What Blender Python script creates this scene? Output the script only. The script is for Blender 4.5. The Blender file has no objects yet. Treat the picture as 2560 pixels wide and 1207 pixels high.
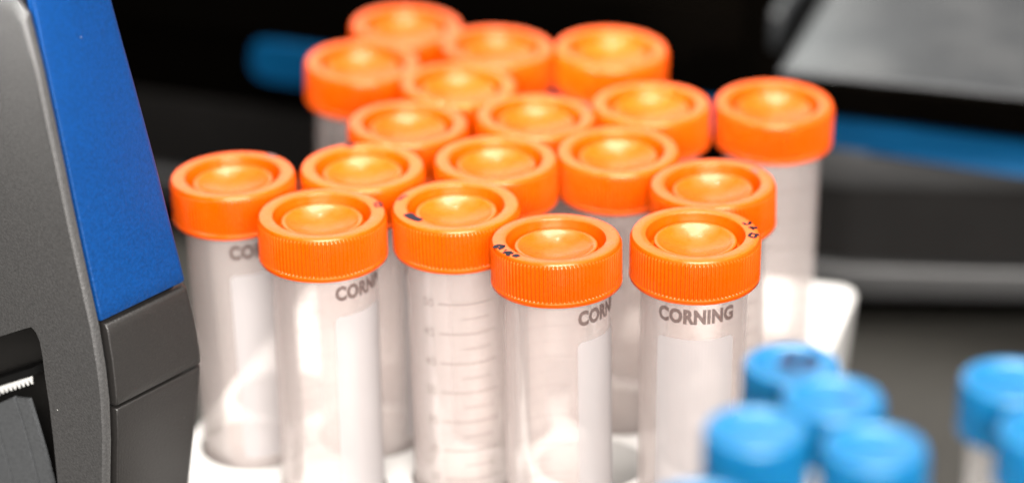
import bpy, bmesh, math, random
from mathutils import Vector, Matrix, Quaternion
R = math.radians
MM = 0.001
scene = bpy.context.scene
C = scene.collection

# ------------------------------------------------------------------ camera
cam = bpy.data.cameras.new("camera")
cam.sensor_width = 36.0
cam.lens = 107.44
cam.clip_start, cam.clip_end = 0.05, 50.0
cam.dof.use_dof = True
cam.dof.focus_distance = 0.797
cam.dof.aperture_fstop = 3.9
cam.dof.aperture_blades = 9
camo = bpy.data.objects.new("camera", cam)
camo.location = (0, 0, 0.449)
camo.rotation_euler = (R(66), 0, 0)
C.objects.link(camo)
scene.camera = camo

# ------------------------------------------------------------------ light
world = bpy.data.worlds.new("World")
scene.world = world
world.use_nodes = True
bg = world.node_tree.nodes["Background"]
bg.inputs[0].default_value = (1.0, 0.96, 0.93, 1)
bg.inputs[1].default_value = 0.30

def area(name, loc, target, sx, sy, power, col):
    d = bpy.data.lights.new(name, 'AREA')
    d.shape = 'RECTANGLE'; d.size = sx; d.size_y = sy
    d.energy = power; d.color = col
    o = bpy.data.objects.new(name, d)
    o.location = loc
    o.rotation_euler = (Vector(target) - Vector(loc)).to_track_quat('-Z', 'Y').to_euler()
    C.objects.link(o)
    return o
# two ceiling panels of the lab, the bright room behind the camera, a window beyond the bench
area("ceiling_panel", (0.05, 0.72, 1.75), (0, 0.8, 0.1), 1.20, 1.20, 115, (1.0, 0.95, 0.90))
top_fill = area("machine_top_fill", (-0.50, 0.20, 0.47), (-0.14, 0.72, 0.31), 0.06, 0.06, 1.0, (1.0, 0.98, 0.95))  # added fill light, only to lighten the upper part of the left machine
top_fill.data.spread = R(24)
area("ceiling_spot", (-0.06, 1.42, 1.55), (0, 0.8, 0.1), 0.09, 0.07, 1.6, (1.0, 0.97, 0.94))
area("room_light", (0.25, -1.1, 0.95), (0, 0.8, 0.1), 1.5, 1.0, 155, (1.0, 0.95, 0.90))
area("window_light", (-0.33, 3.0, 1.25), (0.0, 0.95, 0.1), 1.45, 1.3, 8.5, (0.96, 1.0, 0.96))

vs = scene.view_settings
vs.view_transform = 'Standard'
vs.look = 'None'
vs.exposure = 0.6
vs.gamma = 1.0
scene.cycles.max_bounces = 24
scene.cycles.transparent_max_bounces = 64
scene.cycles.transmission_bounces = 12
scene.cycles.diffuse_bounces = 16
scene.cycles.use_denoising = True
scene.cycles.caustics_reflective = False
scene.cycles.caustics_refractive = False

# ------------------------------------------------------------------ materials
def mat(name):
    m = bpy.data.materials.new(name); m.use_nodes = True
    return m, m.node_tree, m.node_tree.nodes["Principled BSDF"]

def plastic(name, col, rough=0.4, spec=0.5, speck=0.0, scale=900.0, bump=0.0, metal=0.0, bumpscale=1800.0, dust=0.0, sss=0.0, coat=0.0, stint=(1, 1, 1)):
    m, nt, b = mat(name)
    b.inputs["Base Color"].default_value = (*col, 1)
    b.inputs["Roughness"].default_value = rough
    b.inputs["Specular IOR Level"].default_value = spec
    b.inputs["Metallic"].default_value = metal
    b.inputs["Coat Weight"].default_value = coat
    b.inputs["Coat Roughness"].default_value = 0.06
    if sss:
        b.inputs["Subsurface Weight"].default_value = sss
        b.inputs["Subsurface Radius"].default_value = (1.0, 0.35, 0.06)
        b.inputs["Subsurface Scale"].default_value = 0.0022
    b.inputs["Specular Tint"].default_value = (*stint, 1)
    tc = nt.nodes.new("ShaderNodeTexCoord")
    out = None
    if speck:
        n = nt.nodes.new("ShaderNodeTexNoise"); n.inputs["Scale"].default_value = scale; n.inputs["Detail"].default_value = 3
        nt.links.new(tc.outputs["Object"], n.inputs["Vector"])
        r = nt.nodes.new("ShaderNodeMapRange"); r.inputs["From Min"].default_value = 0.3; r.inputs["From Max"].default_value = 0.7
        r.inputs["To Min"].default_value = 1 - speck; r.inputs["To Max"].default_value = 1 + speck
        nt.links.new(n.outputs["Fac"], r.inputs["Value"])
        mx = nt.nodes.new("ShaderNodeVectorMath"); mx.operation = 'SCALE'; mx.inputs[0].default_value = col
        nt.links.new(r.outputs["Result"], mx.inputs["Scale"])
        out = mx.outputs["Vector"]
    if dust:
        v = nt.nodes.new("ShaderNodeTexVoronoi"); v.inputs["Scale"].default_value = 170
        nt.links.new(tc.outputs["Object"], v.inputs["Vector"])
        r = nt.nodes.new("ShaderNodeMapRange"); r.inputs["From Min"].default_value = 0.035; r.inputs["From Max"].default_value = 0.02
        r.inputs["To Min"].default_value = 0; r.inputs["To Max"].default_value = dust
        nt.links.new(v.outputs["Distance"], r.inputs["Value"])
        v2 = nt.nodes.new("ShaderNodeTexNoise"); v2.inputs["Scale"].default_value = 60
        nt.links.new(tc.outputs["Object"], v2.inputs["Vector"])
        g = nt.nodes.new("ShaderNodeMath"); g.operation = 'GREATER_THAN'; g.inputs[1].default_value = 0.55
        nt.links.new(v2.outputs["Fac"], g.inputs[0])
        mu = nt.nodes.new("ShaderNodeMath"); mu.operation = 'MULTIPLY'
        nt.links.new(r.outputs["Result"], mu.inputs[0]); nt.links.new(g.outputs[0], mu.inputs[1])
        mc = nt.nodes.new("ShaderNodeMix"); mc.data_type = 'RGBA'
        nt.links.new(mu.outputs[0], mc.inputs["Factor"])
        if out: nt.links.new(out, mc.inputs["A"])
        else: mc.inputs["A"].default_value = (*col, 1)
        mc.inputs["B"].default_value = (0.6, 0.6, 0.58, 1)
        out = mc.outputs["Result"]
    if out: nt.links.new(out, b.inputs["Base Color"])
    if bump:
        n = nt.nodes.new("ShaderNodeTexNoise"); n.inputs["Scale"].default_value = bumpscale; n.inputs["Detail"].default_value = 2
        nt.links.new(tc.outputs["Object"], n.inputs["Vector"])
        bp = nt.nodes.new("ShaderNodeBump"); bp.inputs["Strength"].default_value = bump; bp.inputs["Distance"].default_value = 0.0002
        nt.links.new(n.outputs["Fac"], bp.inputs["Height"]); nt.links.new(bp.outputs["Normal"], b.inputs["Normal"])
    return m

M_orange = plastic("orange_plastic", (0.46, 0.053, 0.0001), 0.31, 0.34, speck=0.03, scale=120, sss=0.08, coat=0.10, stint=(1, 0.85, 0.6))
# the caps let some light through, which tints the tubes below them
def translucent_mix(m, col, f):
    nt = m.node_tree; b = nt.nodes["Principled BSDF"]; o = nt.nodes["Material Output"]
    t = nt.nodes.new("ShaderNodeBsdfTranslucent"); t.inputs[0].default_value = (*col, 1)
    x = nt.nodes.new("ShaderNodeMixShader"); x.inputs[0].default_value = f
    nt.links.new(b.outputs[0], x.inputs[1]); nt.links.new(t.outputs[0], x.inputs[2]); nt.links.new(x.outputs[0], o.inputs[0])
def vary(m, amount):
    """each moulded cap a touch lighter or darker than the next"""
    nt = m.node_tree; b = nt.nodes["Principled BSDF"]; src = b.inputs["Base Color"].links[0].from_socket
    oi = nt.nodes.new("ShaderNodeObjectInfo")
    r = nt.nodes.new("ShaderNodeMapRange"); r.inputs["To Min"].default_value = 1 - amount; r.inputs["To Max"].default_value = 1 + amount
    nt.links.new(oi.outputs["Random"], r.inputs["Value"])
    tc = nt.nodes.new("ShaderNodeTexCoord")
    n = nt.nodes.new("ShaderNodeTexNoise"); n.inputs["Scale"].default_value = 260; n.inputs["Detail"].default_value = 6
    nt.links.new(tc.outputs["Object"], n.inputs["Vector"])
    rr = nt.nodes.new("ShaderNodeMapRange"); rr.inputs["From Min"].default_value = 0.35; rr.inputs["From Max"].default_value = 0.75
    rr.inputs["To Min"].default_value = 0.24; rr.inputs["To Max"].default_value = 0.46
    nt.links.new(n.outputs["Fac"], rr.inputs["Value"]); nt.links.new(rr.outputs[0], b.inputs["Roughness"])
    sc_ = nt.nodes.new("ShaderNodeVectorMath"); sc_.operation = 'SCALE'
    nt.links.new(src, sc_.inputs[0]); nt.links.new(r.outputs[0], sc_.inputs["Scale"]); nt.links.new(sc_.outputs["Vector"], b.inputs["Base Color"])
vary(M_orange, 0.09)
translucent_mix(M_orange, (0.7, 0.10, 0.002), 0.18)
M_blue_cap = plastic("blue_cap_plastic", (0.0003, 0.056, 0.135), 0.33, 0.45, speck=0.04, scale=120, sss=0.2, stint=(0.65, 0.9, 1))
M_white = plastic("white_rack_plastic", (0.38, 0.374, 0.364), 0.55, 0.25, speck=0.02, scale=300, bump=0.2, bumpscale=700)
M_grey = plastic("grey_textured_plastic", (0.026, 0.0257, 0.0255), 0.45, 0.35, speck=0.22, scale=1500, bump=0.55, bumpscale=1600, dust=0.5)
M_grey2 = plastic("dark_grey_plastic", (0.0085, 0.0078, 0.0073), 0.45, 0.3, speck=0.18, scale=1500, bump=0.4, bumpscale=1600, dust=0.15)
M_blue = plastic("blue_textured_plastic", (0.0004, 0.018, 0.076), 0.48, 0.18, stint=(0.6, 0.8, 1), speck=0.2, scale=1100, bump=0.6, bumpscale=1300, dust=0.25)
M_core = plastic("black_core_plastic", (0.003, 0.003, 0.003), 0.6, 0.1)
M_recess = plastic("recess_plastic", (0.008, 0.0075, 0.007), 0.55, 0.2, speck=0.15, scale=1200, dust=0.2)
M_door = plastic("door_plastic", (0.036, 0.038, 0.040), 0.36, 0.5, speck=0.2, scale=1500, bump=0.4, bumpscale=1600, dust=0.35)
M_steel = plastic("blade_steel", (0.45, 0.45, 0.44), 0.3, 0.5, metal=0.15)
M_black = plastic("black_housing", (0.0005, 0.0004, 0.0003), 0.9, 0.0)
M_panel = plastic("charcoal_panel", (0.0035, 0.0032, 0.003), 0.6, 0.08, speck=0.1, scale=60)
M_strip = plastic("grey_strip", (0.009, 0.0092, 0.0094), 0.45, 0.4, speck=0.1, scale=60)
M_stripe = plastic("blue_stripe", (0.0001, 0.021, 0.055), 0.5, 0.05, speck=0.05, scale=60)
M_bench = plastic("bench_laminate", (0.0145, 0.0138, 0.012), 0.5, 0.3, speck=0.12, scale=220)
M_ink = plastic("marker_ink", (0.004, 0.0022, 0.006), 0.5, 0.1)
M_ink2 = plastic("purple_marker_ink", (0.07, 0.012, 0.03), 0.5, 0.3)
M_ink_glint = plastic("worn_ink_and_glint", (0.09, 0.04, 0.035), 0.5, 0.2)
M_inkblue = plastic("blue_cap_ink", (0.001, 0.016, 0.05), 0.5, 0.3)

# glossy lid with smears and fine dust
def glossy_lid():
    m, nt, b = mat("glossy_black_lid")
    b.inputs["Base Color"].default_value = (0.010, 0.011, 0.012, 1)
    b.inputs["Specular IOR Level"].default_value = 0.8
    tc = nt.nodes.new("ShaderNodeTexCoord")
    n = nt.nodes.new("ShaderNodeTexNoise"); n.inputs["Scale"].default_value = 28; n.inputs["Detail"].default_value = 6
    nt.links.new(tc.outputs["Object"], n.inputs["Vector"])
    r = nt.nodes.new("ShaderNodeMapRange"); r.inputs["To Min"].default_value = 0.10; r.inputs["To Max"].default_value = 0.30
    nt.links.new(n.outputs["Fac"], r.inputs["Value"]); nt.links.new(r.outputs["Result"], b.inputs["Roughness"])
    dv = nt.nodes.new("ShaderNodeTexVoronoi"); dv.inputs["Scale"].default_value = 260
    nt.links.new(tc.outputs["Object"], dv.inputs["Vector"])
    dr = nt.nodes.new("ShaderNodeMapRange"); dr.inputs["From Min"].default_value = 0.16; dr.inputs["From Max"].default_value = 0.08
    dr.inputs["To Max"].default_value = 0.14
    nt.links.new(dv.outputs["Distance"], dr.inputs["Value"])
    n3 = nt.nodes.new("ShaderNodeTexNoise"); n3.inputs["Scale"].default_value = 35; n3.inputs["Detail"].default_value = 5
    nt.links.new(tc.outputs["Object"], n3.inputs["Vector"])
    r3 = nt.nodes.new("ShaderNodeMapRange"); r3.inputs["From Min"].default_value = 0.45; r3.inputs["From Max"].default_value = 0.7
    r3.inputs["To Max"].default_value = 0.045
    nt.links.new(n3.outputs["Fac"], r3.inputs["Value"])
    ad = nt.nodes.new("ShaderNodeMath"); ad.operation = 'ADD'
    nt.links.new(dr.outputs[0], ad.inputs[0]); nt.links.new(r3.outputs[0], ad.inputs[1])
    mc = nt.nodes.new("ShaderNodeMix"); mc.data_type = 'RGBA'
    mc.inputs["A"].default_value = (0.010, 0.011, 0.012, 1); mc.inputs["B"].default_value = (0.30, 0.30, 0.29, 1)
    nt.links.new(ad.outputs[0], mc.inputs["Factor"]); nt.links.new(mc.outputs["Result"], b.inputs["Base Color"])
    n2 = nt.nodes.new("ShaderNodeTexNoise"); n2.inputs["Scale"].default_value = 1100
    nt.links.new(tc.outputs["Object"], n2.inputs["Vector"])
    bp = nt.nodes.new("ShaderNodeBump"); bp.inputs["Strength"].default_value = 0.12; bp.inputs["Distance"].default_value = 0.0002
    nt.links.new(n2.outputs["Fac"], bp.inputs["Height"]); nt.links.new(bp.outputs["Normal"], b.inputs["Normal"])
    return m
M_lid = glossy_lid()
M_lidedge = plastic("lid_bevel_edge", (0.012, 0.013, 0.014), 0.35, 0.4)

# hazy polypropylene: partly see-through, partly milky, milkier towards the edges of the wall
def milky(name, base, edge, col, gloss=0.3, trans=0.5):
    m = bpy.data.materials.new(name); m.use_nodes = True
    nt = m.node_tree; nt.nodes.clear()
    o = nt.nodes.new("ShaderNodeOutputMaterial")
    tr = nt.nodes.new("ShaderNodeBsdfTransparent"); tr.inputs[0].default_value = (0.995, 0.985, 0.98, 1)
    df = nt.nodes.new("ShaderNodeBsdfDiffuse"); df.inputs[0].default_value = (*col, 1)
    tl = nt.nodes.new("ShaderNodeBsdfTranslucent"); tl.inputs[0].default_value = (*col, 1)
    ms = nt.nodes.new("ShaderNodeMixShader"); ms.inputs[0].default_value = trans
    nt.links.new(df.outputs[0], ms.inputs[1]); nt.links.new(tl.outputs[0], ms.inputs[2])
    lw = nt.nodes.new("ShaderNodeLayerWeight"); lw.inputs[0].default_value = 0.5
    pw = nt.nodes.new("ShaderNodeMath"); pw.operation = 'POWER'; pw.inputs[1].default_value = 3.0
    nt.links.new(lw.outputs["Facing"], pw.inputs[0])
    mr = nt.nodes.new("ShaderNodeMapRange"); mr.inputs["To Min"].default_value = base; mr.inputs["To Max"].default_value = edge
    nt.links.new(pw.outputs[0], mr.inputs["Value"])
    tc = nt.nodes.new("ShaderNodeTexCoord")
    n = nt.nodes.new("ShaderNodeTexNoise"); n.inputs["Scale"].default_value = 45; n.inputs["Detail"].default_value = 4
    mp = nt.nodes.new("ShaderNodeMapping"); mp.inputs["Scale"].default_value = (1, 1, 0.25)
    nt.links.new(tc.outputs["Object"], mp.inputs["Vector"]); nt.links.new(mp.outputs[0], n.inputs["Vector"])
    nr = nt.nodes.new("ShaderNodeMapRange"); nr.inputs["To Min"].default_value = 0.8; nr.inputs["To Max"].default_value = 1.2
    nt.links.new(n.outputs["Fac"], nr.inputs["Value"])
    mu = nt.nodes.new("ShaderNodeMath"); mu.operation = 'MULTIPLY'
    nt.links.new(mr.outputs[0], mu.inputs[0]); nt.links.new(nr.outputs[0], mu.inputs[1])
    m1 = nt.nodes.new("ShaderNodeMixShader")
    nt.links.new(mu.outputs[0], m1.inputs[0]); nt.links.new(tr.outputs[0], m1.inputs[1]); nt.links.new(ms.outputs[0], m1.inputs[2])
    gl = nt.nodes.new("ShaderNodeBsdfGlossy"); gl.inputs["Roughness"].default_value = 0.16
    fr = nt.nodes.new("ShaderNodeFresnel"); fr.inputs[0].default_value = 1.45
    fm = nt.nodes.new("ShaderNodeMath"); fm.operation = 'MULTIPLY'; fm.inputs[1].default_value = gloss
    nt.links.new(fr.outputs[0], fm.inputs[0])
    m2 = nt.nodes.new("ShaderNodeMixShader")
    nt.links.new(fm.outputs[0], m2.inputs[0]); nt.links.new(m1.outputs[0], m2.inputs[1]); nt.links.new(gl.outputs[0], m2.inputs[2])
    nt.links.new(m2.outputs[0], o.inputs[0])
    return m
M_tube = milky("hazy_tube_plastic", 0.135, 0.40, (0.99, 0.895, 0.865), 0.4, 0.5)  # pink light bounced off the orange caps is mixed into this colour
M_tube15 = milky("clear_tube_plastic", 0.16, 0.6, (0.86, 0.84, 0.82))
M_patch = milky("white_writing_patch", 0.62, 0.75, (0.40, 0.385, 0.39), gloss=0.1, trans=0.4)
def inkfilm(name, col, a):
    m = milky(name, a, a, col, gloss=0.0, trans=0.1)
    return m
M_print = inkfilm("printed_brown_ink", (0.07, 0.045, 0.04), 0.78)
M_grad = inkfilm("printed_grey_ink", (0.10, 0.07, 0.06), 0.28)

# ------------------------------------------------------------------ helpers
def link(name, me, m=None, parent=None):
    o = bpy.data.objects.new(name, me); C.objects.link(o)
    if m is not None and len(me.materials) == 0: me.materials.append(m)
    if parent is not None: o.parent = parent
    return o

def bm_obj(name, bm, m, parent=None, smooth=False, angle=35):
    me = bpy.data.meshes.new(name)
    bmesh.ops.recalc_face_normals(bm, faces=bm.faces)
    if smooth:
        for f in bm.faces: f.smooth = True
        for e in bm.edges:
            if len(e.link_faces) == 2 and e.calc_face_angle(0) > R(angle): e.smooth = False
    bm.to_mesh(me); bm.free()
    return link(name, me, m, parent)

def thing(name, label, cat, loc=(0, 0, 0), group=None):
    o = bpy.data.objects.new(name, None); C.objects.link(o)
    o.empty_display_size = 0.01
    o.location = loc; o["label"] = label; o["category"] = cat
    if group: o["group"] = group
    return o

def lathe(prof, segs, ribs=None):
    """prof: list of (r,z,kind) in mm; kind 1 = ribbed ring"""
    bm = bmesh.new(); rings = []
    for (r, z, k) in prof:
        if r <= 1e-6:
            rings.append([bm.verts.new((0, 0, z * MM))]); continue
        ring = []
        for i in range(segs):
            rr = r
            if k and (i % 4) in (2, 3): rr = r - ribs
            a = 2 * math.pi * i / segs
            ring.append(bm.verts.new((rr * math.cos(a) * MM, rr * math.sin(a) * MM, z * MM)))
        rings.append(ring)
    for A, B in zip(rings, rings[1:]):
        if len(A) == 1 and len(B) == 1: continue
        for i in range(segs):
            j = (i + 1) % segs
            if len(A) == 1: bm.faces.new((A[0], B[i], B[j]))
            elif len(B) == 1: bm.faces.new((A[i], B[0], A[j]))
            else: bm.faces.new((A[i], B[i], B[j], A[j]))
    return bm

def plan_prism(pts, z0, z1, bevel=0.0, seg=2):
    bm = bmesh.new()
    lo = [bm.verts.new((x * MM, y * MM, z0 * MM)) for x, y in pts]
    hi = [bm.verts.new((x * MM, y * MM, z1 * MM)) for x, y in pts]
    n = len(pts)
    bm.faces.new(lo[::-1]); bm.faces.new(hi)
    for i in range(n):
        j = (i + 1) % n
        bm.faces.new((lo[i], lo[j], hi[j], hi[i]))
    bmesh.ops.recalc_face_normals(bm, faces=bm.faces)
    if bevel:
        es = [e for e in bm.edges if e.calc_face_angle(0) > R(25)]
        bmesh.ops.bevel(bm, geom=es, offset=bevel * MM, segments=seg, affect='EDGES', profile=0.5)
    return bm

# ------------------------------------------------------------------ bench (setting)
bm = plan_prism([(-1500, 260), (1500, 260), (1500, 2200), (-1500, 2200)], -30, 0)
o = bm_obj("bench_top", bm, M_bench); o["kind"] = "structure"

# ------------------------------------------------------------------ tube rack
ra = R(16)
AX = Vector((math.cos(ra), -math.sin(ra))); BX = Vector((math.sin(ra), math.cos(ra)))
def ab(a, b): p = AX * a + BX * b; return (p.x, p.y)

# cap-top centre (z=122) and tube tip (z=5) of every orange tube, in mm
TUBES = {
'A': ((11.6, 736.6), (14.0, 735.5)), 'B': ((48.6, 739.8), (48.8, 744.2)),
'C': ((-51.1, 753.0), (-49.6, 754.6)), 'D': ((-15.2, 758.8), (-12.1, 761.6)),
'E': ((-77.4, 780.3), (-72.9, 779.9)), 'F': ((-41.7, 786.0), (-40.3, 787.0)),
'G': ((-4.5, 791.7), (-3.3, 793.1)), 'H': ((29.9, 798.0), (32.4, 801.7)),
'I': ((55.2, 774.3), (58.9, 775.5)), 'J': ((-30.0, 818.9), (-31.8, 819.6)),
'K': ((7.0, 824.5), (4.7, 824.4)), 'L': ((40.8, 834.4), (41.7, 833.7)),
'M': ((76.9, 834.9), (75.9, 839.3)), 'N': ((-15.9, 850.2), (-20.1, 851.5)),
'O': ((-45.3, 869.1), (-47.8, 872.8)), 'P': ((-33.0, 901.8), (-36.8, 904.2)),
'Q': ((-4.4, 882.8), (-8.7, 883.8)), 'R': ((30.5, 880.8), (27.4, 884.0)),
}
EMPTY_HOLES = [(-85.6, 746.5), (-22.1, 728.3), (22.7, 768.5), (67.0, 806.8), (-67.1, 812.0), (62.0, 866.6)]

def cut(ob, cutters):
    """boolean difference with a list of (bottom xyz, axis, radius, length) in mm"""
    bm = bmesh.new()
    for (p, ax, r, L) in cutters:
        q = Vector((0, 0, 1)).rotation_difference(Vector(ax).normalized())
        mt = Matrix.Translation(Vector(p) * MM) @ q.to_matrix().to_4x4() @ Matrix.Translation((0, 0, L * MM / 2))
        bmesh.ops.create_cone(bm, cap_ends=True, segments=48, radius1=r * MM, radius2=r * MM, depth=L * MM, matrix=mt)
    me = bpy.data.meshes.new("cutter"); bm.to_mesh(me); bm.free()
    co = bpy.data.objects.new("cutter", me); C.objects.link(co)
    md = ob.modifiers.new("holes", 'BOOLEAN'); md.operation = 'DIFFERENCE'; md.object = co
    md.solver = 'EXACT'; md.use_self = True
    dg = bpy.context.evaluated_depsgraph_get()
    new = bpy.data.meshes.new_from_object(ob.evaluated_get(dg))
    ob.modifiers.clear(); old = ob.data; ob.data = new
    new.name = old.name
    bpy.data.objects.remove(co); bpy.data.meshes.remove(me); bpy.data.meshes.remove(old)

rack = thing("tube_rack", "white plastic rack with round holes holding the orange-capped tubes", "tube rack", (*[v * MM for v in ab(-222, 780)], 0))
def rack_block(a0, a1, b0, b1, top, cutters, parent, inset=3):
    bm = bmesh.new()
    lo = [bm.verts.new((*[v * MM for v in ab(a, b)], 0.0005)) for a, b in ((a0 + inset, b0 + inset), (a1 - inset, b0 + inset), (a1 - inset, b1 - inset), (a0 + inset, b1 - inset))]
    hi = [bm.verts.new((*[v * MM for v in ab(a, b)], top * MM)) for a, b in ((a0, b0), (a1, b0), (a1, b1), (a0, b1))]
    bm.faces.new(lo[::-1]); bm.faces.new(hi)
    for i in range(4):
        j = (i + 1) % 4
        bm.faces.new((lo[i], lo[j], hi[j], hi[i]))
    bmesh.ops.recalc_face_normals(bm, faces=bm.faces)
    ve = [e for e in bm.edges if abs(e.verts[0].co.z - e.verts[1].co.z) > 0.01]
    bmesh.ops.bevel(bm, geom=ve, offset=6 * MM, segments=5, affect='EDGES', profile=0.5)
    te = [e for e in bm.edges if all(v.co.z > (top - 0.01) * MM for v in e.verts)]
    bmesh.ops.bevel(bm, geom=te, offset=2.0 * MM, segments=3, affect='EDGES', profile=0.5)
    ob = bm_obj("rack_body", bm, M_white)
    cut(ob, cutters)
    me = ob.data
    me.transform(Matrix.Translation(-parent.location))
    for p in me.polygons: p.use_smooth = True
    me.set_sharp_from_angle(angle=R(30))
    ob.parent = parent
    return ob
cs = []
for k, (t, b) in TUBES.items():
    cs.append(((b[0], b[1], 5), (t[0] - b[0], t[1] - b[1], 117), 15.4, 60))
for (x, y) in EMPTY_HOLES:
    if all((Vector((x, y)) - Vector(b)).length > 31.2 for t, b in TUBES.values()):
        cs.append(((x, y, 5), (0, 0, 1), 15.4, 60))
rack_block(-307, -138, 672, 884, 38, cs, rack)

# ------------------------------------------------------------------ orange-capped tubes
CAP = [(0, -4.6, 0), (1.6, -4.58, 0), (3.2, -4.4, 0), (5.5, -3.8, 0), (8.6, -2.6, 0), (9.4, -2.2, 0), (9.9, -1.85, 0), (10.3, -1.75, 0), (10.75, -1.77, 0), (10.95, -1.9, 0), (11.0, -2.6, 0),
       (11.1, -5.2, 0), (12.7, -5.2, 0), (12.9, -4.9, 0), (13.1, -0.55, 0), (13.25, -0.15, 0), (13.55, 0, 0), (16.3, 0, 0), (16.75, -0.12, 0), (16.98, -0.45, 0),
       (17.02, -0.8, 0), (17.38, -1.25, 1), (17.42, -1.6, 1), (17.42, -10.6, 1), (17.36, -10.9, 1), (17.3, -11.2, 0), (17.45, -11.35, 0), (17.45, -12.2, 0), (17.2, -12.5, 0),
       (15.0, -12.5, 0), (14.7, -12.0, 0), (14.7, -6.6, 0), (0, -6.6, 0)]
cap_bm = lathe(CAP, 384, 0.42)
cap_me = bpy.data.meshes.new("cap")
bmesh.ops.recalc_face_normals(cap_bm, faces=cap_bm.faces)
for f in cap_bm.faces: f.smooth = True
for e in cap_bm.edges:
    if len(e.link_faces) == 2 and e.calc_face_angle(0) > R(40): e.smooth = False
cap_bm.to_mesh(cap_me); cap_bm.free(); cap_me.materials.append(M_orange)

BODY = [(0, 0, 0), (1.5, 0.25, 0), (3.2, 1.6, 0), (4.2, 3.4, 0), (13.4, 14.0, 0), (14.1, 15.4, 0), (14.3, 17.0, 0), (14.3, 60, 0), (14.3, 104.3, 0), (14.45, 104.6, 0), (14.45, 110.5, 0), (13.2, 110.6, 0), (13.2, 60, 0), (13.15, 17.2, 0), (12.5, 14.4, 0), (3.6, 4.6, 0), (0, 2.4, 0)]
body_me = None
b = lathe(BODY, 96)
for f in b.faces: f.smooth = True
body_me = bpy.data.meshes.new("tube_body"); bmesh.ops.recalc_face_normals(b, faces=b.faces)
for e in b.edges:
    if len(e.link_faces) == 2 and e.calc_face_angle(0) > R(40): e.smooth = False
b.to_mesh(body_me); b.free(); body_me.materials.append(M_tube)

def text_mesh(s, size, bold=0.0, sx=1.0, space=1.0):
    """flat text mesh in mm, centred in x, baseline 0"""
    cu = bpy.data.curves.new("t", 'FONT'); cu.body = s; cu.size = size; cu.offset = bold; cu.align_x = 'CENTER'
    cu.resolution_u = 3; cu.space_character = space
    ob = bpy.data.objects.new("t", cu); C.objects.link(ob)
    dg = bpy.context.evaluated_depsgraph_get()
    me = bpy.data.meshes.new_from_object(ob.evaluated_get(dg))
    bpy.data.objects.remove(ob); bpy.data.curves.remove(cu)
    v = [(p.co.x * sx, p.co.y) for p in me.vertices]; f = [tuple(p.vertices) for p in me.polygons]
    bpy.data.meshes.remove(me)
    return v, f

def wrap(flat, r, z0, az0=0.0):
    """(u along the wall, v up) -> cylinder, azimuth 0 faces -Y, growing to the right"""
    out = []
    for u, v in flat:
        a = az0 + u / r
        out.append((r * math.sin(a) * MM, -r * math.cos(a) * MM, (z0 + v) * MM))
    return out

def grid_patch(u0, u1, v0, v1, nu=24, corner=1.0):
    vs_, fs = [], []
    for j, v in enumerate((v0, v0 + corner, v1 - corner, v1)):
        ins = corner if j in (0, 3) else 0.0
        for i in range(nu + 1):
            u = u0 + ins + (u1 - u0 - 2 * ins) * i / nu
            vs_.append((u, v))
    for j in range(3):
        for i in range(nu):
            a = j * (nu + 1) + i
            fs.append((a, a + 1, a + nu + 2, a + nu + 1))
    return vs_, fs

def mesh_from(name, verts, faces, m):
    me = bpy.data.meshes.new(name); me.from_pydata(verts, [], faces); me.update(); me.materials.append(m)
    return me

tv, tf = text_mesh("CORNING", 5.5, 0.30, 1.0, 1.06)
w = max(p[0] for p in tv) - min(p[0] for p in tv)
k = 21.6 / w
word_me = mesh_from("printed_word", wrap([(x * k, y) for x, y in tv], 14.42, 97.6), tf, M_print)
pv, pf = grid_patch(-11.0, 11.0, 36.0, 92.6)
patch_me = mesh_from("writing_patch", wrap(pv, 14.36, 0), pf, M_patch)
# measuring lines with their numbers, opposite side of the tube
gv, gf = [], []
def add_flat(v, f):
    n = len(gv); gv.extend(v); gf.extend([tuple(i + n for i in q) for q in f])
z = 94.0; val = 50; step = 9.0
while z > 38:
    v, f = grid_patch(-5.5, 11, z - 0.28, z + 0.28, 16, 0.02); add_flat(v, f)
    v, f = grid_patch(0.5, 9, z - step / 2 - 0.22, z - step / 2 + 0.22, 8, 0.02); add_flat(v, f)
    v, f = text_mesh(str(val), 3.6, 0.07); add_flat([(x - 8.6, y + z - 1.25) for x, y in v], f)
    z -= step; val -= 5
grad_me = mesh_from("measuring_lines", wrap(gv, 14.39, 0, R(122)), gf, M_grad)

def ribbon(strokes):
    """marker strokes: list of (width mm, [(x,y)...]) -> flat ribbons with rounded ends at z 0"""
    V, F = [], []
    for wd, pts in strokes:
        P = [Vector(p) for p in pts]
        Q = []
        for i in range(len(P) - 1):                       # smooth the hand-drawn line
            p0 = P[max(i - 1, 0)]; p1 = P[i]; p2 = P[i + 1]; p3 = P[min(i + 2, len(P) - 1)]
            for s in range(5):
                t = s / 5
                Q.append(0.5 * ((2 * p1) + (p2 - p0) * t + (2 * p0 - 5 * p1 + 4 * p2 - p3) * t * t + (3 * p1 - p0 - 3 * p2 + p3) * t ** 3))
        Q.append(P[-1])
        n0 = len(V); m = len(Q)
        for i, q in enumerate(Q):
            d = (Q[min(i + 1, m - 1)] - Q[max(i - 1, 0)])
            d = d.normalized() if d.length > 1e-9 else Vector((1, 0))
            nn = Vector((-d.y, d.x))
            ww = wd * 0.64 * (0.55 if i in (0, m - 1) else 1.0) * (0.88 + 0.24 * ((i * 7919) % 11) / 10)
            V += [(*(q + nn * ww), 0), (*(q - nn * ww), 0)]
        for i in range(m - 1):
            a = n0 + 2 * i
            F.append((a, a + 1, a + 3, a + 2))
    return V, F

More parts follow.
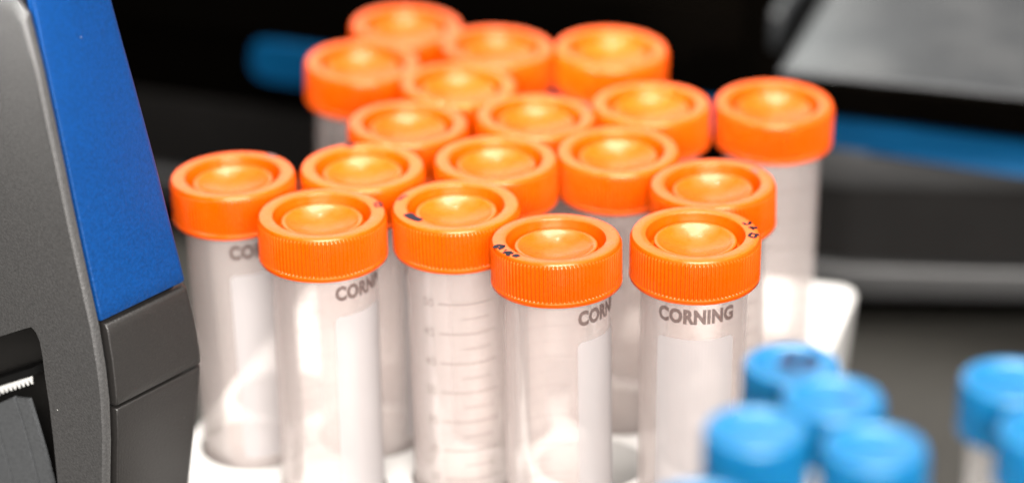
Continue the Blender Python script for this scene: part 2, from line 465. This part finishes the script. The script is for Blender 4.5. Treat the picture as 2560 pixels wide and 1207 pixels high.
RIM_MARKS = {
 'A': (M_ink, [(1.1, [(-16.0, -5.8), (-15.6, -4.3), (-14.7, -4.0), (-14.1, -4.8), (-14.6, -6.0), (-15.2, -6.2)]), (0.8, [(-14.1, -4.0), (-13.6, -4.8)]), (0.9, [(-13.5, -7.1), (-13.1, -7.4)]), (1.0, [(-13.6, -9.4), (-13.1, -8.6), (-11.6, -8.5)]), (1.0, [(-12.5, -8.7), (-12.6, -10.3), (-12.1, -10.5)]), (0.9, [(-12.1, -9.2), (-11.2, -9.5)]), (1.4, [(-11.3, -11.6), (-9.8, -10.4)])]),
 'B': (M_ink, [(0.7, [(13.0, 6.6), (13.6, 5.5), (14.5, 5.5), (14.9, 6.6), (14.4, 7.0)]), (0.7, [(14.6, 5.8), (15.1, 6.9)]), (0.75, [(14.4, 3.2), (15.1, 3.9), (15.3, 2.6), (16.0, 3.7), (16.3, 2.8)]), (0.7, [(15.5, 2.6), (15.2, 2.4)]), (0.7, [(15.1, 0.5), (14.1, -1.3), (14.8, -2.3), (15.6, -2.3), (15.9, -1.0), (15.3, -0.2)]), (0.7, [(15.9, -0.8), (16.3, -0.5), (16.4, -1.4)])]),
 'C': (M_ink, [(0.7, [(14.0, 4.9), (14.2, 6.1), (14.8, 6.9), (15.4, 6.2), (15.8, 5.2)]), (0.7, [(14.2, 3.5), (14.8, 4.4), (15.5, 4.5), (16.1, 3.6)])]),
 'D': (M_ink, [(0.8, [(-15.7, 4.0), (-14.9, 5.1), (-14.5, 6.2), (-13.2, 7.0)]), (2.0, [(-13.1, -4.7), (-11.6, -7.2), (-9.0, -9.5)])]),
 'E': (M_ink_glint, [(1.3, [(8.6, 13.4), (9.8, 12.8), (11.2, 11.4)])]),
 'F': (M_ink, [(2.0, [(-5.0, 15.6), (-4.2, 14.8), (-2.8, 14.4)])]),
 'I': (M_ink_glint, [(1.0, [(11.4, 8.9), (12.2, 7.7), (12.7, 5.7)])]),  # a glint on the rim, painted as a stroke
}
# which way the printed word faces: degrees to the right of the viewer; None = only seen hazily
FACE = {'A': 65, 'B': 0, 'C': 58, 'D': -122, 'E': 39}
rng = random.Random(5)
LABEL = {
'A': "orange-capped tube at the front with purple ink scrawl on the left of its cap rim",
'B': "orange-capped tube at the front right with its printed word facing the viewer",
'C': "orange-capped tube with two small ink arcs on the right of its cap rim",
'D': "orange-capped tube with a thick black ink dash on its cap rim",
'E': "leftmost orange-capped tube, beside the blue panel of the grey machine",
'F': "orange-capped tube behind the two-arc tube, with a dark blot on its far cap rim",
'G': "unmarked orange-capped tube directly behind the tube with the black ink dash",
'H': "unmarked orange-capped tube behind the ink-scrawled front tube, in the middle of the cluster",
'I': "orange-capped tube right behind the front right tube, its far cap rim faintly marked",
'J': "unmarked orange-capped tube behind the dark-blot tube, on the left of the third row",
'K': "unmarked orange-capped tube at the centre of the whole cluster, ringed by six other caps",
'L': "orange-capped tube just left of the far right one, partly behind the middle tubes",
'M': "rightmost orange-capped tube, standing alone below the glossy black lid",
'N': "most hidden and blurred orange-capped tube in the back middle, crowded by others all round",
'O': "blurred orange-capped tube at the back left, overlapping the dim blue stripe",
'P': "farthest orange-capped tube, topmost of the blurred back caps",
'Q': "blurred orange-capped tube between the topmost cap and the back right one",
'R': "blurred orange-capped tube at the back right, its cap against the black housing",
}
for key, (top, bot) in TUBES.items():
    t = thing("capped_tube", LABEL[key], "test tube", (bot[0] * MM, bot[1] * MM, 5 * MM), "orange-capped tubes in the white rack")
    axis = Vector((top[0] - bot[0], top[1] - bot[1], 117)).normalized()
    yaw = R(FACE[key]) if key in FACE else R(rng.choice([-160, 170, 140, -120, 100]) + rng.uniform(-15, 15))
    q = Vector((0, 0, 1)).rotation_difference(axis) @ Quaternion((0, 0, 1), yaw)
    t.rotation_mode = 'QUATERNION'; t.rotation_quaternion = q
    link("tube_body", body_me, None, t)
    link("printed_word", word_me, None, t)
    link("writing_patch", patch_me, None, t)
    link("measuring_lines", grad_me, None, t)
    c = link("cap", cap_me, None, t)
    c.location = (0, 0, 117 * MM)
    c.rotation_euler = (0, 0, -yaw)
    if key in RIM_MARKS:
        m, st = RIM_MARKS[key]
        V, F = ribbon(st)
        me = mesh_from("cap_marks", [(x * MM, y * MM, 0.05 * MM) for x, y, _ in V], F, m)
        link("cap_marks", me, None, c)

# ------------------------------------------------------------------ blue-capped tubes in the foreground
BCAP = [(0, -0.75, 0), (2.0, -0.75, 0), (7.2, -0.62, 0), (7.9, -0.45, 0), (8.4, -0.1, 0), (8.8, 0, 0), (9.9, 0, 0), (10.5, -0.2, 0), (10.8, -0.8, 0), (11.0, -1.2, 1), (11.05, -1.6, 1), (11.15, -10.2, 1), (11.1, -10.6, 1),
        (11.1, -11.0, 0), (11.25, -11.2, 0), (11.25, -12.2, 0), (11.0, -12.5, 0), (9.0, -12.5, 0), (8.8, -12, 0), (8.8, -3.5, 0), (0, -3.5, 0)]
bc = lathe(BCAP, 192, 0.35)
bcap_me = bpy.data.meshes.new("cap"); bmesh.ops.recalc_face_normals(bc, faces=bc.faces)
for f in bc.faces: f.smooth = True
for e in bc.edges:
    if len(e.link_faces) == 2 and e.calc_face_angle(0) > R(40): e.smooth = False
bc.to_mesh(bcap_me); bc.free(); bcap_me.materials.append(M_blue_cap)
bb = lathe([(0, 0, 0), (1.6, 0.3, 0), (3, 2.0, 0), (8.3, 22, 0), (8.5, 24, 0), (8.5, 108, 0), (8.6, 108.2, 0), (8.6, 115.5, 0)], 64)
for f in bb.faces: f.smooth = True
bbody_me = bpy.data.meshes.new("tube_body"); bmesh.ops.recalc_face_normals(bb, faces=bb.faces)
bb.to_mesh(bbody_me); bb.free(); bbody_me.materials.append(M_tube15)
BLUE = [
 ((62.9, 616.0, 145), "blue-capped tube nearest the orange ones, dark blue marks on its cap",
   (M_inkblue, [(2.8, [(0.8, 7.0), (-0.4, 3.0), (-2.2, -1.5)]), (2.8, [(5.8, 5.6), (4.8, 2.4), (3.4, -1.8)]), (2.2, [(0.0, 3.6), (5.0, 3.0)]), (2.2, [(-1.6, -1.0), (1.0, -2.8), (3.2, -1.6)])])),
 ((68.2, 579.7, 155), "blue-capped tube with one small dark spot right of its cap centre",
   (M_inkblue, [(2.2, [(3.0, 0.2), (3.6, 1.2), (4.8, 2.0)])])),
 ((50.9, 565.3, 155), "plain blue-capped tube overlapping the front right orange one's lower end", None),
 ((74.6, 557.6, 155), "plain blue-capped tube at the bottom of the front cluster, nearest the bench's open dark part", None),
 ((107.4, 588.0, 155), "plain blue-capped tube at the right edge, farther of the two there", None),
 ((111.9, 564.5, 155), "plain blue-capped tube at the right edge, nearer one, cut off by the picture's side", None),
 ((38.0, 531.5, 155), "plain blue-capped tube showing only a sliver of cap at the bottom edge", None),
]
for (x, y, zt), lab, ink in BLUE:
    z0 = zt - 120
    t = thing("capped_tube", lab, "test tube", (x * MM, y * MM, z0 * MM), "blue-capped tubes in the foreground")
    t.rotation_euler = (0, 0, 0)
    link("tube_body", bbody_me, None, t)
    c = link("cap", bcap_me, None, t); c.location = (0, 0, 120 * MM); c.rotation_euler = (0, 0, rng.uniform(0, 6))
    if ink:
        V, F = ribbon(ink[1])
        me = mesh_from("cap_marks", [(px * MM, py * MM, (-0.58 if ink[0] else 0) * MM) for px, py, _ in V], F, ink[0])
        h = link("cap_marks", me, None, c); h.rotation_euler = (0, 0, -c.rotation_euler.z)
# the holder they stand in (below the picture)
hold = thing("tube_holder", "white holder block under the blue-capped tubes", "tube rack", (0.075 , 0.570, 0))
hb = bm_obj("holder_body", plan_prism([(20, 512), (132, 512), (132, 628), (20, 628)], 0.5, 70, 2.5), M_white)
cut(hb, [((x, y, zt - 120.5), (0, 0, 1), 9.2, 120) for (x, y, zt), _, _ in BLUE])
hb.data.transform(Matrix.Translation(-hold.location)); hb.parent = hold

# ------------------------------------------------------------------ grey machine on the left
P0 = Vector((-106.6, 706.3, 0)); Ee = Vector((0.6124, 0.7905, 0)); Hh = Vector((0.7905, -0.6124, 0))
mach = thing("label_printer", "grey desktop machine with a sloping blue front panel and a toothed cutter", "lab machine", tuple(P0 * MM))
def L3(s, t, z): return (Hh * s + Ee * t + Vector((0, 0, z))) * MM
EDGE = [(-24.7, 230.2), (-20.7, 210.3), (-18.4, 198.8), (-16.7, 190.2), (-14.3, 178.1), (-11.8, 166.4), (-9.3, 154.4), (-7.3, 144.1), (-5.1, 133.5), (-2.6, 121.9), (0.0, 110.3), (1.5, 99.3), (2.1, 90.3), (1.8, 78.4), (0.6, 65.5), (-1.6, 42.1)]
def interp(tab, z):
    tab = sorted(tab, key=lambda p: p[1])
    if z <= tab[0][1]: return tab[0][0]
    for (a, za), (b_, zb) in zip(tab, tab[1:]):
        if z <= zb: return a + (b_ - a) * (z - za) / (zb - za)
    return tab[-1][0]
LEN = [(25.6, 230.2), (28.9, 187.3), (30.8, 166.4), (32.9, 142.3), (33.9, 122.4), (34.5, 110.9), (35.8, 99.4), (36.8, 88.6), (36.4, 84.0), (34.1, 64.8), (32.7, 51.2), (31.2, 36.6)]
NOTCH = [(-16.6, 42.1), (-17.1, 59.6), (-17.7, 73.4), (-18.3, 82.7), (-19.2, 90.7), (-19.6, 96.4), (-20.3, 100.8), (-21.5, 103.0), (-23.1, 104.1), (-25.4, 103.0), (-36.5, 97.2), (-46.3, 92.4), (-167.5, 33.4)]
def loft(loops):
    """loops: list of lists of (s,t,z) with equal counts; caps both ends"""
    bm = bmesh.new(); vs_ = [[bm.verts.new(L3(*p)) for p in lp] for lp in loops]
    n = len(loops[0])
    for A, B in zip(vs_, vs_[1:]):
        for i in range(n):
            j = (i + 1) % n
            bm.faces.new((A[i], A[j], B[j], B[i]))
    bm.faces.new(vs_[0][::-1]); bm.faces.new(vs_[-1])
    return bm
redge = [p for p in EDGE if p[1] < 188.3]
rim = [(-167.5, 196.7), (-23.0, 196.2), (-17.7, 191.3)] + redge
mid = [(-167.5, 194.6), (-22.4, 194.1), (-17.9, 190.4)] + [(s - 0.12, z) for s, z in redge]
mid2 = [(-167.5, 192.1), (-21.9, 191.9), (-18.3, 189.6)] + [(s - 0.45, z) for s, z in redge]
fro = [(-167.5, 190.8), (-21.5, 190.7), (-19.1, 188.8)] + [(s - 0.7, z) for s, z in redge]
no = [(s - (0.0), z) for s, z in NOTCH]
no_f = [(s + 0.35, z + 0.35) for s, z in NOTCH]
bm = loft([[(s, -1.3, z) for s, z in fro + no_f], [(s, -1.0, z) for s, z in mid2 + no], [(s, -0.5, z) for s, z in mid + no], [(s, 0.2, z) for s, z in rim + no], [(s, 1.2, z) for s, z in rim + no]])
bm_obj("side_panel", bm, M_grey, mach, True, 28)
core = [(-167, 235), (-26, 235)] + [(s - 2.6, z) for s, z in EDGE]
bm = loft([[(s, 1.25, z) for s, z in core + NOTCH], [(s, 24, z) for s, z in core + NOTCH]])
bm_obj("inner_frame", bm, M_core, mach)
low = [(-60, 150)] + [(s - 2.8, z) for s, z in EDGE if z < 150] + [(-60, 42.1)]
bm = loft([[(s, 24.05, z) for s, z in low], [(s, 31.5, z) for s, z in low]])
bm_obj("inner_frame", bm, M_core, mach)
bm = loft([[(s, 18, z) for s, z in ((-167, 118), (-16, 118), (-16, 42.2), (-167, 42.2))], [(s, 23.9, z) for s, z in ((-167, 118), (-16, 118), (-16, 42.2), (-167, 42.2))]])
bm_obj("recess_back", bm, M_recess, mach)
# inner lining of the recess
ln = [(s + 0.02, z + 0.02) for s, z in NOTCH]
bm = bmesh.new()
a = [bm.verts.new(L3(s - 0.15, -0.2, z - 0.15)) for s, z in NOTCH]; b2 = [bm.verts.new(L3(s - 0.15, 17.9, z - 0.15)) for s, z in NOTCH]
for i in range(len(a) - 1): bm.faces.new((a[i], a[i + 1], b2[i + 1], b2[i]))
bm_obj("recess_lining", bm, M_recess, mach, True)

def front_panel(name, z0, z1, t0, m, n=24, topsoft=0.7):
    """panel that follows the front profile, with softened rims all round"""
    zs = [z0 + 0.0, z0 + 0.15, z0 + 0.5] + [z0 + 0.5 + (z1 - z0 - 1.0 - topsoft + 0.5) * i / n for i in range(1, n + 1)] + [z1 - topsoft * 0.35, z1]
    bm = bmesh.new(); rows = []
    for i, z_ in enumerate(zs):
        s = interp(EDGE, z_); L = interp(LEN, z_)
        d = 0.0
        if i == 0: d = 0.55
        elif i == 1: d = 0.2
        elif i == len(zs) - 1: d = topsoft
        elif i == len(zs) - 2: d = topsoft * 0.3
        row = [(-2.6, t0), (-0.5 - d, t0), (-0.15 - d, t0 + 0.15), (-d, t0 + 0.6), (-d, (t0 + L) / 2), (-d, L - 2.2), (-0.25 - d, L - 1.1), (-0.9 - d, L - 0.35), (-2.2, L), (-2.6, L)]
        rows.append([bm.verts.new(L3(s + a_, t_, z_)) for a_, t_ in row])
    for A, B in zip(rows, rows[1:]):
        for i in range(len(A) - 1): bm.faces.new((A[i], A[i + 1], B[i + 1], B[i]))
        bm.faces.new((A[-1], A[0], B[0], B[-1]))
    bm.faces.new(rows[0][::-1]); bm.faces.new(rows[-1])
    return bm_obj(name, bm, m, mach, True, 50)
front_panel("blue_panel", 111.1, 228, 2.4, M_blue, 36, 0.4)
front_panel("grey_panel", 86.9, 109.8, 3.8, M_grey2, 10, 1.3)
front_panel("base_panel", 42.6, 86.0, 3.8, M_grey2, 28, 0.5)

bm = loft([[(s, 2, z) for s, z in ((-160, 41.8), (-36, 41.8), (-36, 0.6), (-160, 0.6))], [(s, 34, z) for s, z in ((-160, 41.8), (-36, 41.8), (-36, 0.6), (-160, 0.6))]])
bm_obj("base_foot", bm, M_core, mach)

# toothed cutter
dirv = Vector((12.2, 6.6)).normalized(); nrm = Vector((dirv.y, -dirv.x))     # nrm points down-right
start = Vector((-30.0, 85.5))
pts_top = [start + nrm * -0.15, start - dirv * 48 + nrm * -0.15]
bl = []
pitch = 1.92
for i in range(28):
    bl.append(start - dirv * (pitch * i) + nrm * 0.0)
    bl.append(start - dirv * (pitch * (i + 0.5)) + nrm * 1.9)
poly = [pts_top[0]] + [p for p in bl] + [pts_top[1]]
bm = loft([[(p.x, 4.0, p.y) for p in poly], [(p.x, 4.5, p.y) for p in poly]])
bm_obj("cutter_blade", bm, M_steel, mach)
bar = [start + dirv * 1.5 + nrm * -0.35, start - dirv * 48 + nrm * -0.35, start - dirv * 48 + nrm * -2.2, start + dirv * 1.5 + nrm * -2.2]
bm = loft([[(p.x, 4.6, p.y) for p in bar], [(p.x, 17.8, p.y) for p in bar]])
bm_obj("blade_holder", bm, M_core, mach)
# door in the recess, three boards with narrow gaps
g1 = [(-34.4, 79.0), (-32.6, 74.7), (-30.3, 67.5), (-28.6, 60.8), (-27.5, 56.1), (-26.3, 42.1)]
g2 = [(-43.4, 73.9), (-41.9, 67.4), (-40.1, 61.4), (-38.9, 57.5), (-37.8, 52.7), (-36.4, 42.1)]
rt = [(-28.6, 80.2), (-26.8, 75.0), (-25.2, 70.2), (-23.6, 65.0), (-21.6, 57.0), (-20.0, 42.1)]
lf = [(-73.3, 58.5), (-73.3, 55.4), (-73.3, 52.3), (-73.3, 49.1), (-73.3, 46.0), (-73.3, 42.1)]
def board(right, left, gap):
    r_ = [(s - gap, z) for s, z in right]; l_ = [(s + gap, z) for s, z in left]
    lp = r_ + l_[::-1]
    ins = [(s + (-0.2 if i < len(r_) else 0.2), z - (0.25 if i in (0, len(lp) - 1) else 0)) for i, (s, z) in enumerate(lp)]
    return loft([[(s, 1.6, z) for s, z in lp], [(s, 2.8, z) for s, z in lp]])
for r_, l_ in ((rt, g1), (g1, g2), (g2, lf)):
    bm_obj("door_panel", board(r_, l_, 0.5), M_door, mach)

# ------------------------------------------------------------------ black machine behind
inst = thing("lab_instrument", "large black machine behind the tubes with a blue stripe and glossy lid", "lab machine", (0.05, 1.05, 0))
def ipart(name, bm, m, smooth=False):
    bmesh.ops.translate(bm, verts=bm.verts, vec=-inst.location)
    return bm_obj(name, bm, m, inst, smooth, 40)
SL = -0.356
def yf(x): return 928 + (x - 111) * SL
def off(front, d): return [(x, y + d) for x, y in front]
back = [(330, 1300), (-330, 1300)]
base_front = [(-330, yf(-330)), (-82, yf(-82)), (84, 938.5), (112, 931), (170, 928.5), (330, 927)]
ipart("plinth", plan_prism(off(base_front, 14) + back, 0.5, 14), M_black)
ipart("base_lip", plan_prism(off(base_front, -2) + back, 14.05, 26, 2.0, 3), M_strip, True)
ipart("front_panel", plan_prism(off(base_front, 3) + back, 26.05, 54, 0.3), M_panel)
ipart("trim_strip", plan_prism([(p[0], p[1] - 1) for p in base_front if p[0] > 60][0:] + [(330, 1000), (84, 1000)], 54.05, 67.8, 1.0, 3), M_strip, True)
ipart("under_lid_block", plan_prism([(82.1, yf(82) + 4), (330, yf(330) + 4), (330, 1300), (82.1, 1300)], 66.1, 83.0), M_black)
ipart("housing", plan_prism([(-330, yf(-330) + 4), (82, yf(82) + 4), (82, 1300), (-330, 1300)], 54.1, 81.0, 0.3), M_black)
ipart("upper_housing", plan_prism([(-330, yf(-330) + 1), (76, yf(76) + 1), (76, 1300), (-330, 1300)], 81.05, 112, 1.0), M_black)
# blue stripe along the front, rounded left end, chin widening to the right
bm = bmesh.new(); rows = []
xs = [-91, -90, -88, -84, -80] + [-80 + 20 * i for i in range(1, 19)]
for i, x in enumerate(xs):
    f = min(1.0, max(0.0, (x - 105) / 60))
    sh = [5.5, 2.6, 1.0, 0.2, 0][i] if i < 5 else 0
    y = yf(x)
    u_ = max(0.0, (x + 80) / 245)
    zt = 80.9 - sh - 2.4 * u_; zb = 66.1 + sh + 4.4 * u_; zc = zb + 0.5 + 4.0 * f
    sec = [(y + 3.9, zt), (y - 0.6, zt), (y - 1.2, zt - 0.6), (y - 1.2, max(zc, zb + .2)), (y - 1.3 - 8.0 * f, zb + .1), (y - 1.2 - 7.5 * f, zb), (y + 3.9, zb)]
    rows.append([bm.verts.new((x * MM, a_ * MM, c_ * MM)) for a_, c_ in sec])
for A, B in zip(rows, rows[1:]):
    for i in range(len(A)):
        j = (i + 1) % len(A); bm.faces.new((A[i], A[j], B[j], B[i]))
bm.faces.new(rows[0][::-1]); bm.faces.new(rows[-1])
ipart("blue_stripe", bm, M_stripe, True)
# glossy lid plate with bevelled rim
def lidpt(u, v):  # u along the front edge, v back
    return (85 + 0.958 * u + 0.287 * v, 925 - 0.287 * u + 0.958 * v)
lid_poly = [lidpt(0, 0), lidpt(230, 0), lidpt(230, 220), lidpt(0, 220)]
def grow(d): return [lidpt(-d, -d), lidpt(230 + d, -d), lidpt(230 + d, 220 + d), lidpt(-d, 220 + d)]
bm = bmesh.new()
for z_, d in ():
    pass
lo = [bm.verts.new((x * MM, y * MM, 83 * MM)) for x, y in grow(-3)]
md = [bm.verts.new((x * MM, y * MM, 94.5 * MM)) for x, y in grow(0)]
hi = [bm.verts.new((x * MM, y * MM, 96.6 * MM)) for x, y in grow(-1.2)]
for A, B in ((lo, md), (md, hi)):
    for i in range(4):
        j = (i + 1) % 4; bm.faces.new((A[i], A[j], B[j], B[i]))
bm.faces.new(lo[::-1]); bm.faces.new(hi)
# the lid replaces the housing above it: it rests in front of the housing's upper face
ipart("lid_base", bm, M_black)
bm = bmesh.new()
a = [bm.verts.new((x * MM, y * MM, 96.65 * MM)) for x, y in grow(-1.0)]
b2 = [bm.verts.new((x * MM, y * MM, 97.4 * MM)) for x, y in grow(-1.5)]
c2 = [bm.verts.new((x * MM, y * MM, 97.4 * MM)) for x, y in grow(-2.6)]
d2 = [bm.verts.new((x * MM, y * MM, 97.0 * MM)) for x, y in grow(-2.8)]
for A, B in ((a, b2), (b2, c2), (c2, d2)):
    for i in range(4):
        j = (i + 1) % 4; bm.faces.new((A[i], A[j], B[j], B[i]))
ipart("lid_rim", bm, M_lidedge, True)
bm = plan_prism(grow(-2.7), 96.7, 97.1)
ipart("lid_plate", bm, M_lid)
# rail behind and left of the lid
def rail(u, v): return lidpt(u - 13.5, v + 55)
bm = plan_prism([rail(0, 0), rail(4, 0), rail(4, 160), rail(0, 160)], 83, 97, 1.2, 3)
ipart("lid_rail", bm, M_lidedge, True)
